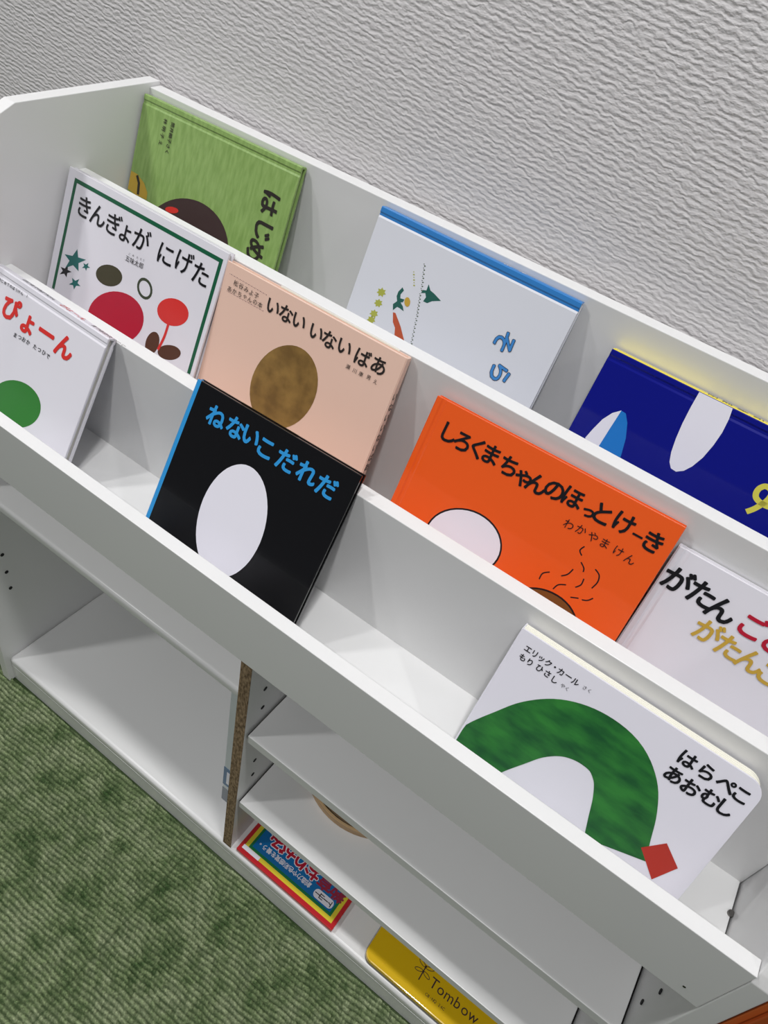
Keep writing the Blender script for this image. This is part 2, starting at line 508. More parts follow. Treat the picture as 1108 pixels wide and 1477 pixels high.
for xs, sgn in ((0.0, 1), (xe, 1), (W, -1)):
    for y in (0.0355, 0.265):
        for z in ((0.1973, 0.2317, 0.2673) if xs == 0 else (0.2287, 0.2643, 0.3824, 0.4185)):
            from_bm('pin_hole', disc_bm((xs - 0.44 + sgn * 0.0002, y, z), 0.0026, 'x', 0.0008), 'hole_dark', shelf)
from_bm('cam_screw', disc_bm((W - 0.44 - 0.0015, 0.0727, 0.5178), 0.0028, 'z', 0.002), 'screw_metal', shelf)
from_bm('cover_cap', disc_bm((0.8630 - 0.44, -0.0001, 0.5160), 0.0012, 'y', 0.0004), 'screw_metal', shelf)
PRINTS = {
 'kingyo': [
  ["T","title_lettering","きんぎょがにげた",[[0.0315,0.1727],[0.0521,0.1721],[0.0751,0.1724],[0.0921,0.1699],[0.1145,0.1732],[0.1481,0.1714],[0.1726,0.1742],[0.1953,0.1721]],0.0239,"ink",0.012,0],
  ["T","author_lettering","五味太郎",[[0.1028,0.1483],[0.1092,0.1486],[0.1155,0.149],[0.122,0.1494]],0.0064,"ink",0.0,0],
  ["T","author_lettering","ごみたろう",[[0.1037,0.1537],[0.1089,0.1542],[0.1147,0.1545],[0.1194,0.1549],[0.1232,0.1554]],0.0026,"ink",0.0,0],
  ["L","border_line",[[0.0109,0.0759],[0.0124,0.193],[0.2134,0.193],[0.214,0.0757]],"frame_green",0.004,1],
  ["P","star_shape",[[0.0335,0.1294],[0.037,0.122],[0.0483,0.1241],[0.0391,0.1166],[0.0416,0.1087],[0.0323,0.1114],[0.0222,0.1042],[0.026,0.1137],[0.0173,0.1172],[0.0289,0.1202]],"teal",0,1],
  ["P","star_shape",[[0.0253,0.1083],[0.0261,0.1036],[0.0323,0.104],[0.0265,0.1003],[0.0267,0.0955],[0.0223,0.0978],[0.0162,0.0945],[0.0194,0.0996],[0.0154,0.1024],[0.0217,0.1032]],"ink",0,1],
  ["P","star_shape",[[0.0526,0.1226],[0.0525,0.1193],[0.0563,0.1189],[0.0522,0.117],[0.0517,0.1136],[0.0493,0.1157],[0.0452,0.114],[0.0478,0.1172],[0.0458,0.1196],[0.0497,0.1195]],"teal",0,1],
  ["P","star_shape",[[0.0449,0.1016],[0.0436,0.0966],[0.0486,0.0953],[0.0425,0.0931],[0.0406,0.088],[0.0381,0.0917],[0.0319,0.09],[0.0366,0.0944],[0.0346,0.0984],[0.0399,0.0975]],"teal",0,1],
  ["P","cloud_shape",[[0.1016,0.1252],[0.1008,0.1226],[0.0992,0.12],[0.0967,0.1175],[0.0936,0.1152],[0.09,0.1133],[0.0861,0.1118],[0.082,0.1109],[0.078,0.1105],[0.0743,0.1108],[0.0711,0.1116],[0.0684,0.113],[0.0666,0.1148],[0.0656,0.117],[0.0656,0.1195],[0.0665,0.1222],[0.0682,0.1248],[0.0707,0.1273],[0.0739,0.1295],[0.0775,0.1314],[0.0814,0.1328],[0.0854,0.1337],[0.0894,0.134],[0.093,0.1338],[0.0962,0.1329],[0.0987,0.1316],[0.1005,0.1298],[0.1015,0.1276]],"olive_dark",0,1],
  ["P","round_shape",[[0.1425,0.0949],[0.142,0.0903],[0.1406,0.0857],[0.1383,0.081],[0.1353,0.0764],[0.1314,0.072],[0.1269,0.0679],[0.1219,0.0642],[0.1164,0.061],[0.1105,0.0584],[0.1045,0.0565],[0.0985,0.0553],[0.0926,0.0548],[0.0871,0.0551],[0.0819,0.0562],[0.0774,0.0581],[0.0735,0.0606],[0.0705,0.0638],[0.0683,0.0675],[0.0671,0.0717],[0.0669,0.0762],[0.0676,0.0809],[0.0692,0.0857],[0.0718,0.0905],[0.0751,0.0951],[0.0792,0.0995],[0.0839,0.1035],[0.0891,0.107],[0.0946,0.11],[0.1004,0.1123],[0.1063,0.114],[0.112,0.115],[0.1176,0.1153],[0.1229,0.1149],[0.1278,0.1138],[0.1321,0.112],[0.1357,0.1096],[0.1387,0.1066],[0.1408,0.1031],[0.1421,0.0991]],"crimson",0,1],
  ["L","ring_shape",[[0.1403,0.1349],[0.1418,0.1324],[0.1425,0.1297],[0.1423,0.127],[0.1412,0.1246],[0.1393,0.1227],[0.1368,0.1215],[0.134,0.1212],[0.131,0.1217],[0.1283,0.123],[0.126,0.1251],[0.1245,0.1276],[0.1238,0.1303],[0.1241,0.133],[0.1252,0.1354],[0.1271,0.1373],[0.1296,0.1384],[0.1324,0.1387],[0.1354,0.1382],[0.1381,0.1369],[0.1403,0.1349]],"olive_green",0.0028,1],
  ["P","bloom_shape",[[0.1944,0.1256],[0.1933,0.1224],[0.1913,0.1193],[0.1885,0.1163],[0.185,0.1138],[0.1809,0.1117],[0.1766,0.1102],[0.1721,0.1094],[0.1677,0.1094],[0.1637,0.1101],[0.1603,0.1114],[0.1576,0.1134],[0.1558,0.116],[0.1549,0.1189],[0.1551,0.1221],[0.1563,0.1253],[0.1584,0.1285],[0.1613,0.1314],[0.1649,0.1339],[0.1689,0.1359],[0.1733,0.1373],[0.1777,0.138],[0.1819,0.138],[0.1858,0.1373],[0.1892,0.136],[0.1918,0.134],[0.1936,0.1316],[0.1945,0.1287]],"red",0,1],
  ["L","stem_shape",[[0.1735,0.1132],[0.1728,0.0966],[0.1692,0.0803]],"red",0.003,2],
  ["P","leaf_shape",[[0.1687,0.0854],[0.1685,0.0826],[0.1678,0.0798],[0.1668,0.0771],[0.1655,0.0748],[0.1638,0.0729],[0.162,0.0714],[0.1601,0.0706],[0.1581,0.0704],[0.1563,0.0709],[0.1546,0.072],[0.1533,0.0736],[0.1522,0.0757],[0.1516,0.0782],[0.1514,0.081],[0.1516,0.0838],[0.1523,0.0867],[0.1533,0.0893],[0.1547,0.0916],[0.1563,0.0935],[0.1582,0.0949],[0.1601,0.0956],[0.162,0.0958],[0.1638,0.0953],[0.1654,0.0943],[0.1668,0.0927],[0.1678,0.0906],[0.1684,0.0881]],"brown",0,1],
  ["P","leaf_shape",[[0.198,0.0901],[0.198,0.0883],[0.1974,0.0863],[0.196,0.0842],[0.194,0.0821],[0.1916,0.0801],[0.1887,0.0783],[0.1855,0.0768],[0.1823,0.0757],[0.1791,0.075],[0.1762,0.0747],[0.1736,0.075],[0.1716,0.0757],[0.1701,0.0769],[0.1694,0.0784],[0.1694,0.0802],[0.1701,0.0822],[0.1715,0.0844],[0.1735,0.0865],[0.176,0.0885],[0.1789,0.0902],[0.1821,0.0917],[0.1853,0.0928],[0.1884,0.0935],[0.1913,0.0937],[0.1938,0.0934],[0.1958,0.0927],[0.1972,0.0916]],"brown",0,1],
 ],
 'pyoon': [
  ["T","title_lettering","ぴょーん",[[0.0643,0.1372],[0.0906,0.1331],[0.1172,0.137],[0.144,0.1357]],0.0255,"red",0.04,0],
  ["T","author_lettering","まつおかたつひで",[[0.08,0.1164],[0.0864,0.117],[0.0924,0.1177],[0.0987,0.1179],[0.109,0.1182],[0.1153,0.1181],[0.1221,0.1184],[0.1284,0.1178]],0.0055,"ink",0.012,0],
  ["T","series_lettering","はじめてのぼうけん1",[[0.0379,0.1564],[0.0422,0.1565],[0.0464,0.1566],[0.0506,0.1568],[0.0548,0.1569],[0.059,0.157],[0.0632,0.1571],[0.0673,0.1573],[0.0715,0.1574],[0.0789,0.158]],0.0038,"ink",0.012,0],
  ["P","round_shape",[[0.1411,0.0549],[0.1395,0.0509],[0.1371,0.0469],[0.134,0.0432],[0.1302,0.0396],[0.1259,0.0364],[0.1212,0.0336],[0.1161,0.0314],[0.1107,0.0296],[0.1053,0.0285],[0.0999,0.028],[0.0948,0.0281],[0.0899,0.0289],[0.0855,0.0303],[0.0817,0.0324],[0.0785,0.0349],[0.0761,0.038],[0.0745,0.0414],[0.0737,0.0452],[0.0738,0.0492],[0.0748,0.0533],[0.0766,0.0573],[0.0792,0.0613],[0.0825,0.0651],[0.0864,0.0686],[0.0909,0.0717],[0.0957,0.0744],[0.1009,0.0765],[0.1061,0.0781],[0.1114,0.0791],[0.1167,0.0795],[0.1216,0.0792],[0.1263,0.0784],[0.1305,0.077],[0.1342,0.075],[0.1372,0.0725],[0.1396,0.0696],[0.1411,0.0663],[0.142,0.0626],[0.1419,0.0588]],"leaf_green",0,1],
 ],
 'inai': [
  ["T","title_lettering","いないいないばあ",[[0.0631,0.1745],[0.0787,0.1748],[0.0942,0.1746],[0.1149,0.1733],[0.1299,0.1733],[0.1469,0.1742],[0.1672,0.174],[0.1846,0.1747]],0.0173,"ink_brown",0.02,0],
  ["T","author_lettering","瀬川康男え",[[0.1566,0.16],[0.1641,0.1598],[0.1711,0.1601],[0.1792,0.1608],[0.1869,0.1604]],0.0047,"ink_brown",0.0,0],
  ["T","author_lettering","松谷みよ子",[[0.0162,0.1772],[0.0227,0.1772],[0.0293,0.1767],[0.0356,0.1764],[0.042,0.1764]],0.0059,"ink_brown",0.008,0],
  ["T","series_lettering","あかちゃんの本",[[0.0108,0.1694],[0.0172,0.1696],[0.0236,0.1697],[0.0299,0.1699],[0.0362,0.17],[0.0425,0.1702],[0.0488,0.1703]],0.0057,"ink_brown",0.008,0],
  ["D","dotted_line",[[0.0064,0.1823],[0.0083,0.1823],[0.0101,0.1823],[0.012,0.1822],[0.0138,0.1822],[0.0156,0.1822],[0.0175,0.1821],[0.0193,0.1821],[0.0211,0.1821],[0.023,0.182],[0.0248,0.182],[0.0266,0.182],[0.0284,0.182],[0.0302,0.1819],[0.032,0.1819],[0.0339,0.1819],[0.0357,0.1818],[0.0375,0.1818],[0.0393,0.1818],[0.0411,0.1817],[0.0429,0.1817],[0.0447,0.1817],[0.0464,0.1816],[0.0482,0.1816],[0.05,0.1816],[0.0518,0.1815]],"plum",0.0007,1],
  ["D","dotted_line",[[0.0082,0.166],[0.0101,0.166],[0.0119,0.1661],[0.0137,0.1661],[0.0155,0.1661],[0.0173,0.1661],[0.0191,0.1661],[0.021,0.1661],[0.0228,0.1661],[0.0246,0.1661],[0.0264,0.1661],[0.0282,0.1661],[0.03,0.1661],[0.0318,0.1662],[0.0335,0.1662],[0.0353,0.1662],[0.0371,0.1662],[0.0389,0.1662],[0.0407,0.1662],[0.0425,0.1662],[0.0442,0.1662],[0.046,0.1662],[0.0478,0.1662],[0.0495,0.1662],[0.0513,0.1662],[0.0531,0.1663]],"plum",0.0007,1],
  ["P","round_shape",[[0.1349,0.118],[0.1347,0.1119],[0.1337,0.1057],[0.132,0.0996],[0.1297,0.0936],[0.1267,0.0879],[0.1231,0.0826],[0.119,0.0779],[0.1144,0.0737],[0.1095,0.0703],[0.1044,0.0677],[0.0991,0.066],[0.0938,0.0652],[0.0885,0.0654],[0.0835,0.0665],[0.0788,0.0685],[0.0746,0.0715],[0.0708,0.0752],[0.0677,0.0797],[0.0653,0.0848],[0.0636,0.0904],[0.0626,0.0964],[0.0624,0.1027],[0.063,0.109],[0.0643,0.1154],[0.0663,0.1216],[0.069,0.1275],[0.0723,0.133],[0.0761,0.1379],[0.0803,0.1423],[0.0849,0.146],[0.0897,0.149],[0.0947,0.1512],[0.0997,0.1526],[0.1047,0.1531],[0.1096,0.1528],[0.1142,0.1516],[0.1186,0.1497],[0.1225,0.1469],[0.1261,0.1435],[0.1291,0.1394],[0.1315,0.1347],[0.1333,0.1295],[0.1345,0.1239]],"bear_brown",0,1],
 ],
 'nenaiko': [
  ["T","title_lettering","ねないこだれだ",[[0.0329,0.1556],[0.055,0.1561],[0.0727,0.1568],[0.0903,0.1542],[0.1133,0.1546],[0.1361,0.155],[0.1577,0.1535]],0.021,"sky_blue",0.032,0],
  ["P","oval_shape",[[0.1202,0.0906],[0.1211,0.0837],[0.1215,0.0767],[0.1212,0.0697],[0.1204,0.0629],[0.1191,0.0563],[0.1171,0.05],[0.1146,0.0443],[0.1117,0.039],[0.1083,0.0345],[0.1045,0.0307],[0.1003,0.0277],[0.0959,0.0256],[0.0913,0.0245],[0.0867,0.0243],[0.082,0.0251],[0.0774,0.0268],[0.0729,0.0295],[0.0687,0.0331],[0.0648,0.0375],[0.0613,0.0426],[0.0582,0.0484],[0.0557,0.0547],[0.0537,0.0614],[0.0523,0.0685],[0.0515,0.0756],[0.0513,0.0828],[0.0518,0.09],[0.0528,0.0968],[0.0545,0.1034],[0.0566,0.1095],[0.0593,0.115],[0.0624,0.1199],[0.066,0.1241],[0.0698,0.1275],[0.0739,0.1301],[0.0782,0.1319],[0.0827,0.1327],[0.0871,0.1327],[0.0916,0.1317],[0.096,0.1299],[0.1002,0.1273],[0.1042,0.1239],[0.1079,0.1197],[0.1112,0.1149],[0.1142,0.1095],[0.1167,0.1036],[0.1187,0.0972]],"paper_white",0,1],
 ],
 'shiro': [
  ["T","title_lettering","しろくまちゃんのほっとけーき",[[0.024,0.1574],[0.0373,0.1561],[0.0516,0.1575],[0.0651,0.1585],[0.0828,0.1572],[0.0982,0.1537],[0.1104,0.1554],[0.1256,0.1575],[0.1417,0.1596],[0.1578,0.1547],[0.1681,0.1597],[0.1862,0.1613],[0.1995,0.1578],[0.2121,0.1595]],0.0193,"ink",0.024,0],
  ["T","author_lettering","わかやまけん",[[0.149,0.1386],[0.1597,0.1398],[0.1705,0.1394],[0.1811,0.1396],[0.1933,0.1392],[0.2038,0.1382]],0.0094,"ink",0.0,0],
  ["P","outline_shape",[[0.1112,0.085],[0.1114,0.0803],[0.1107,0.0755],[0.1092,0.0708],[0.1069,0.0662],[0.1038,0.0618],[0.1001,0.0578],[0.0957,0.0543],[0.0908,0.0514],[0.0856,0.0491],[0.0801,0.0475],[0.0744,0.0466],[0.0688,0.0466],[0.0633,0.0473],[0.0582,0.0488],[0.0535,0.0511],[0.0494,0.0541],[0.046,0.0576],[0.0434,0.0617],[0.0416,0.0662],[0.0407,0.0709],[0.0407,0.0758],[0.0416,0.0808],[0.0433,0.0856],[0.0459,0.0903],[0.0492,0.0946],[0.0532,0.0984],[0.0577,0.1017],[0.0627,0.1044],[0.0679,0.1065],[0.0733,0.1079],[0.0788,0.1085],[0.0842,0.1084],[0.0893,0.1076],[0.0942,0.106],[0.0986,0.1038],[0.1025,0.101],[0.1058,0.0976],[0.1083,0.0938],[0.1102,0.0895]],"ink",0,1],
  ["P","oval_shape",[[0.1097,0.0847],[0.1098,0.0803],[0.1092,0.0757],[0.1077,0.0712],[0.1055,0.0669],[0.1026,0.0627],[0.099,0.059],[0.0948,0.0556],[0.0902,0.0528],[0.0851,0.0507],[0.0799,0.0491],[0.0745,0.0483],[0.0691,0.0483],[0.0639,0.049],[0.059,0.0504],[0.0545,0.0526],[0.0506,0.0553],[0.0474,0.0587],[0.0449,0.0625],[0.0432,0.0668],[0.0423,0.0713],[0.0423,0.0759],[0.0432,0.0806],[0.0448,0.0852],[0.0473,0.0895],[0.0505,0.0936],[0.0543,0.0973],[0.0586,0.1004],[0.0633,0.103],[0.0683,0.105],[0.0735,0.1063],[0.0787,0.1069],[0.0839,0.1068],[0.0888,0.106],[0.0935,0.1046],[0.0977,0.1025],[0.1014,0.0998],[0.1045,0.0966],[0.107,0.093],[0.1087,0.089]],"paper_white",0,2],
  ["P","outline_shape",[[0.1963,0.06],[0.1962,0.0562],[0.1955,0.0524],[0.194,0.0486],[0.1918,0.045],[0.189,0.0417],[0.1856,0.0387],[0.1817,0.0361],[0.1774,0.034],[0.1727,0.0324],[0.1679,0.0314],[0.163,0.0311],[0.1581,0.0313],[0.1535,0.0322],[0.1491,0.0337],[0.1452,0.0358],[0.1417,0.0383],[0.1389,0.0414],[0.1368,0.0448],[0.1354,0.0485],[0.1348,0.0523],[0.1349,0.0563],[0.1359,0.0602],[0.1375,0.064],[0.1399,0.0676],[0.1429,0.0709],[0.1465,0.0738],[0.1505,0.0762],[0.1549,0.0782],[0.1595,0.0796],[0.1642,0.0804],[0.169,0.0806],[0.1737,0.0803],[0.1781,0.0793],[0.1823,0.0779],[0.186,0.0758],[0.1893,0.0734],[0.192,0.0705],[0.1941,0.0672],[0.1956,0.0637]],"ink",0,1],
  ["P","oval_shape",[[0.1948,0.0598],[0.1948,0.0563],[0.1941,0.0527],[0.1927,0.0492],[0.1906,0.0458],[0.1879,0.0427],[0.1846,0.0399],[0.1809,0.0375],[0.1768,0.0355],[0.1724,0.034],[0.1678,0.0331],[0.1631,0.0327],[0.1585,0.033],[0.1541,0.0338],[0.1499,0.0352],[0.1461,0.0371],[0.1429,0.0395],[0.1402,0.0423],[0.1382,0.0455],[0.1369,0.0489],[0.1363,0.0525],[0.1364,0.0562],[0.1373,0.0599],[0.1389,0.0634],[0.1412,0.0668],[0.1441,0.0698],[0.1474,0.0726],[0.1513,0.0749],[0.1554,0.0767],[0.1598,0.078],[0.1643,0.0788],[0.1689,0.079],[0.1733,0.0787],[0.1776,0.0779],[0.1816,0.0765],[0.1851,0.0746],[0.1883,0.0723],[0.1908,0.0696],[0.1928,0.0666],[0.1942,0.0633]],"pan_brown",0,2],
  ["L","steam_line",[[0.1684,0.1288],[0.1668,0.124],[0.1701,0.1208]],"ink",0.0011,1],
  ["L","steam_line",[[0.1722,0.1157],[0.1765,0.1124],[0.1776,0.1092]],"ink",0.0011,1],
  ["L","steam_line",[[0.1696,0.107],[0.1679,0.1009],[0.1639,0.0966]],"ink",0.0011,1],
  ["L","steam_line",[[0.1808,0.1045],[0.1812,0.0987],[0.1783,0.0943]],"ink",0.0011,1],
  ["L","steam_line",[[0.1847,0.1165],[0.1897,0.1137],[0.1914,0.1077],[0.1899,0.1007]],"ink",0.0011,1],
  ["L","steam_line",[[0.1543,0.0945],[0.1497,0.0902],[0.1495,0.0841]],"ink",0.0011,1],
  ["L","steam_line",[[0.1709,0.092],[0.1654,0.0885],[0.1634,0.0828]],"ink",0.0011,1],
  ["L","steam_line",[[0.1789,0.0845],[0.185,0.0874]],"ink",0.0011,1],
  ["L","steam_line",[[0.1878,0.0877],[0.1919,0.0897],[0.1949,0.0939]],"ink",0.0011,1],
 ],
 'gatan': [
  ["T","title_lettering","がた",[[0.0248,0.1389],[0.0452,0.1387]],0.0235,"ink",0.028,0],
  ["T","title_lettering","ん",[[0.063,0.1354]],0.0235,"ink",0.028,0],
  ["T","title_lettering","ごとん",[[0.0889,0.1365],[0.1071,0.1339],[0.1228,0.1333]],0.0228,"crimson",0.028,0],
  ["T","title_lettering","がたんごとん",[[0.0644,0.1145],[0.0829,0.1121],[0.101,0.1112],[0.1191,0.1104],[0.1353,0.1104],[0.1508,0.1101]],0.0218,"ochre",0.024,0],
 ],
 'cat': [
  ["T","author_lettering","エリック・カール",[[0.0113,0.1255],[0.0173,0.1254],[0.0233,0.1247],[0.0293,0.1252],[0.035,0.1255],[0.0403,0.1251],[0.0468,0.1255],[0.0531,0.1247]],0.0063,"ink",0.02,0],
  ["T","author_lettering","さく",[[0.0609,0.1249],[0.0647,0.125]],0.0037,"ink",0,0],
  ["T","author_lettering","もりひさし",[[0.011,0.1173],[0.0176,0.1173],[0.0261,0.1175],[0.033,0.1175],[0.0399,0.1166]],0.0064,"ink",0.02,0],
  ["T","author_lettering","やく",[[0.047,0.1163],[0.0507,0.1162]],0.0038,"ink",0,0],
  ["T","title_lettering","はらぺこ",[[0.1459,0.1224],[0.1602,0.1224],[0.1745,0.1226],[0.1861,0.1221]],0.014,"ink",0.03,0],
  ["T","title_lettering","あおむし",[[0.1444,0.1063],[0.158,0.1057],[0.172,0.1074],[0.1836,0.1073]],0.0142,"ink",0.03,0],
  ["L","arch_shape",[[0.0178,0.0132],[0.0223,0.0308],[0.0348,0.053],[0.0466,0.0714],[0.0629,0.086],[0.0829,0.093],[0.1041,0.0915],[0.12,0.0802],[0.1298,0.0635],[0.1367,0.0438],[0.1426,0.0267]],"arch_green",0.046,2],
  ["P","square_shape",[[0.1563,0.0418],[0.1681,0.0573],[0.1839,0.0456],[0.175,0.0248]],"brick_red",0,3],
 ],
 'green': [
  ["T","title_lettering","はじめて",[[0.1916,0.1392],[0.1922,0.1113],[0.1889,0.0897],[0.187,0.0632]],0.0256,"ink_brown",0.03,-90],
  ["T","author_lettering","筒井頼子さく",[[0.0471,0.1677],[0.0469,0.1623],[0.0468,0.1569],[0.0467,0.1514],[0.0465,0.1459],[0.0464,0.1404]],0.0055,"ink_brown",0.01,-90],
  ["T","author_lettering","林明子え",[[0.0363,0.1677],[0.0359,0.1604],[0.0356,0.153],[0.0352,0.1456]],0.0056,"ink_brown",0.01,-90],
  ["P","round_shape",[[0.1506,0.0872],[0.1535,0.0815],[0.1554,0.0755],[0.1564,0.0691],[0.1564,0.0625],[0.1553,0.0557],[0.1533,0.0489],[0.1503,0.0421],[0.1464,0.0356],[0.1415,0.0293],[0.1358,0.0235],[0.1294,0.0181],[0.1223,0.0134],[0.1148,0.0094],[0.1068,0.0062],[0.0985,0.0039],[0.0902,0.0025],[0.0819,0.0021],[0.0738,0.0026],[0.0661,0.0041],[0.0589,0.0066],[0.0524,0.0099],[0.0466,0.0141],[0.0418,0.0191],[0.0379,0.0247],[0.035,0.0309],[0.0333,0.0375],[0.0327,0.0444],[0.0332,0.0515],[0.0348,0.0587],[0.0375,0.0657],[0.0412,0.0725],[0.0458,0.079],[0.0512,0.085],[0.0573,0.0905],[0.064,0.0954],[0.0712,0.0996],[0.0787,0.103],[0.0865,0.1056],[0.0943,0.1074],[0.1022,0.1084],[0.1099,0.1085],[0.1173,0.1077],[0.1243,0.1062],[0.1309,0.1038],[0.1369,0.1006],[0.1422,0.0968],[0.1468,0.0923]],"hair_brown",0,1],
  ["P","patch_shape",[[0.0011,0.1046],[0.0114,0.1041],[0.023,0.0988],[0.03,0.0909],[0.0307,0.0834],[0.0129,0.0827],[0.0006,0.0849]],"ochre",0,2],
  ["L","stripe_shape",[[0.0109,0.103],[0.0155,0.0961],[0.017,0.0842]],"ink_brown",0.0035,3],
  ["P","ribbon_shape",[[0.0783,0.0889],[0.0781,0.0881],[0.0775,0.0872],[0.0764,0.0863],[0.0749,0.0855],[0.0732,0.0846],[0.0712,0.0839],[0.0692,0.0833],[0.0671,0.0829],[0.0651,0.0827],[0.0633,0.0826],[0.0618,0.0828],[0.0607,0.0832],[0.0599,0.0837],[0.0597,0.0844],[0.0599,0.0852],[0.0605,0.0861],[0.0616,0.087],[0.0631,0.0879],[0.0649,0.0887],[0.0668,0.0894],[0.0689,0.09],[0.071,0.0904],[0.0729,0.0906],[0.0747,0.0907],[0.0762,0.0905],[0.0773,0.0901],[0.078,0.0896]],"red",0,3],
 ],
 'sora': [
  ["T","title_lettering","そら",[[0.1647,0.1271],[0.1736,0.0991]],0.0224,"ink",0.04,-90],
  ["T","title_lettering","そら",[[0.1647,0.1271],[0.1736,0.0991]],0.0224,"title_blue",0.018,-90],
  ["D","vine_line",[[0.0621,0.1561],[0.0635,0.1548],[0.0631,0.1527],[0.0645,0.1513],[0.0642,0.1492],[0.0656,0.1478],[0.0652,0.1456],[0.0666,0.1443],[0.0663,0.1421],[0.0677,0.1407],[0.0674,0.1386],[0.0688,0.1372],[0.0684,0.135],[0.0698,0.1336],[0.0692,0.13],[0.0704,0.1288],[0.07,0.1269],[0.0713,0.1257],[0.0708,0.1238],[0.0721,0.1226],[0.0716,0.1206],[0.0729,0.1195],[0.0724,0.1175],[0.0737,0.1163],[0.0733,0.1144],[0.0745,0.1132],[0.0741,0.1112],[0.0754,0.1101],[0.0748,0.1075],[0.0761,0.1061],[0.0755,0.1039],[0.0768,0.1025],[0.0763,0.1002],[0.0775,0.0988],[0.077,0.0966],[0.0783,0.0952],[0.0777,0.0929],[0.079,0.0915],[0.0785,0.0893],[0.0797,0.0878],[0.0792,0.0856],[0.0805,0.0841]],"vine_green",0.0011,1],
  ["P","cone_shape",[[0.0498,0.1026],[0.0527,0.103],[0.0629,0.0937],[0.0718,0.0833],[0.0602,0.083],[0.0577,0.0901],[0.0535,0.094]],"rust",0,1],
  ["P","leaf_shape",[[0.0499,0.1279],[0.0525,0.1259],[0.0506,0.1211],[0.0519,0.1177],[0.0564,0.1186],[0.0558,0.1154],[0.0536,0.1144],[0.0573,0.1121],[0.0601,0.1082],[0.0546,0.1091],[0.052,0.1091],[0.049,0.1042],[0.0467,0.1095],[0.0498,0.1139],[0.0474,0.1179],[0.0474,0.1225]],"plant_green",0,1],
  ["P","flower_shape",[[0.063,0.119],[0.0633,0.1181],[0.0635,0.1172],[0.0635,0.1163],[0.0633,0.1154],[0.063,0.1147],[0.0625,0.1141],[0.0619,0.1137],[0.0612,0.1136],[0.0605,0.1136],[0.0597,0.1138],[0.059,0.1142],[0.0583,0.1148],[0.0577,0.1156],[0.0573,0.1164],[0.0569,0.1174],[0.0568,0.1183],[0.0568,0.1192],[0.0569,0.12],[0.0573,0.1208],[0.0577,0.1213],[0.0583,0.1217],[0.059,0.1219],[0.0598,0.1219],[0.0605,0.1217],[0.0612,0.1212],[0.0619,0.1206],[0.0625,0.1199]],"ochre",0,2],
  ["P","leaf_shape",[[0.074,0.1416],[0.078,0.1373],[0.083,0.1362],[0.0918,0.1332],[0.0836,0.1292],[0.0796,0.1254],[0.0751,0.1253],[0.0763,0.1298],[0.0741,0.1331],[0.0698,0.1311],[0.0708,0.1346],[0.0742,0.1356]],"plant_green",0,1],
  ["P","leaf_shape",[[0.0338,0.1157],[0.036,0.1145],[0.0335,0.1132],[0.0336,0.1107],[0.0311,0.1115],[0.029,0.1096],[0.0284,0.112],[0.0257,0.1121],[0.0274,0.1142],[0.0261,0.1163],[0.0289,0.1166],[0.03,0.119],[0.0318,0.1173],[0.0344,0.1182]],"lime",0,1],
  ["P","leaf_shape",[[0.0345,0.105],[0.0365,0.1038],[0.0343,0.1026],[0.0343,0.1003],[0.0321,0.101],[0.0301,0.0993],[0.0296,0.1014],[0.0271,0.1016],[0.0286,0.1035],[0.0275,0.1054],[0.03,0.1057],[0.031,0.1079],[0.0326,0.1064],[0.0351,0.1072]],"lime",0,1],
  ["P","leaf_shape",[[0.0339,0.0937],[0.036,0.0925],[0.0337,0.0912],[0.0338,0.089],[0.0315,0.0896],[0.0295,0.0879],[0.0289,0.0901],[0.0264,0.0902],[0.028,0.0922],[0.0268,0.0941],[0.0294,0.0944],[0.0304,0.0966],[0.032,0.0951],[0.0345,0.096]],"lime",0,1],
  ["P","leaf_shape",[[0.0336,0.0871],[0.0356,0.086],[0.0333,0.0847],[0.0334,0.0823],[0.0311,0.083],[0.0291,0.0813],[0.0286,0.0835],[0.026,0.0836],[0.0276,0.0856],[0.0265,0.0875],[0.029,0.0878],[0.0301,0.0901],[0.0317,0.0885],[0.0341,0.0894]],"lime",0,1],
  ["D","small_mark",[[0.0551,0.1455],[0.0562,0.1433],[0.0572,0.1411],[0.0583,0.1389],[0.0594,0.1367],[0.0605,0.1345]],"lime",0.0013,1],
 ],
 'blue': [
  ["P","tongue_shape",[[0.0798,0.1629],[0.1088,0.1631],[0.1108,0.1539],[0.112,0.142],[0.1116,0.1299],[0.1098,0.1169],[0.1064,0.1065],[0.1024,0.0998],[0.0974,0.0961],[0.0925,0.0966],[0.0888,0.1008],[0.0857,0.109],[0.0832,0.1207],[0.0813,0.1345],[0.0802,0.1493]],"paper_white",0,1],
  ["P","petal_shape",[[0.0165,0.0851],[0.0187,0.0951],[0.0219,0.1065],[0.0266,0.1151],[0.032,0.1204],[0.0368,0.1201],[0.042,0.1134],[0.0474,0.1011],[0.0513,0.0858],[0.0524,0.0686],[0.0378,0.0602]],"mid_blue",0,1],
  ["P","petal_shape",[[0.0165,0.0851],[0.0187,0.0951],[0.0219,0.1065],[0.0266,0.1151],[0.0324,0.1206],[0.0314,0.103],[0.0305,0.084],[0.0269,0.066]],"paper_white",0,2],
  ["L","loop_lettering",[[0.1615,0.0942],[0.1645,0.0982],[0.1668,0.1024],[0.1684,0.1061],[0.1695,0.109],[0.1701,0.1127],[0.1696,0.1167],[0.1669,0.1195],[0.1629,0.1198],[0.1605,0.1176],[0.1594,0.1145],[0.1598,0.1109],[0.1616,0.1081],[0.1647,0.1066],[0.1684,0.1061],[0.1718,0.106],[0.1757,0.1067]],"lemon",0.0046,2],
 ],
}
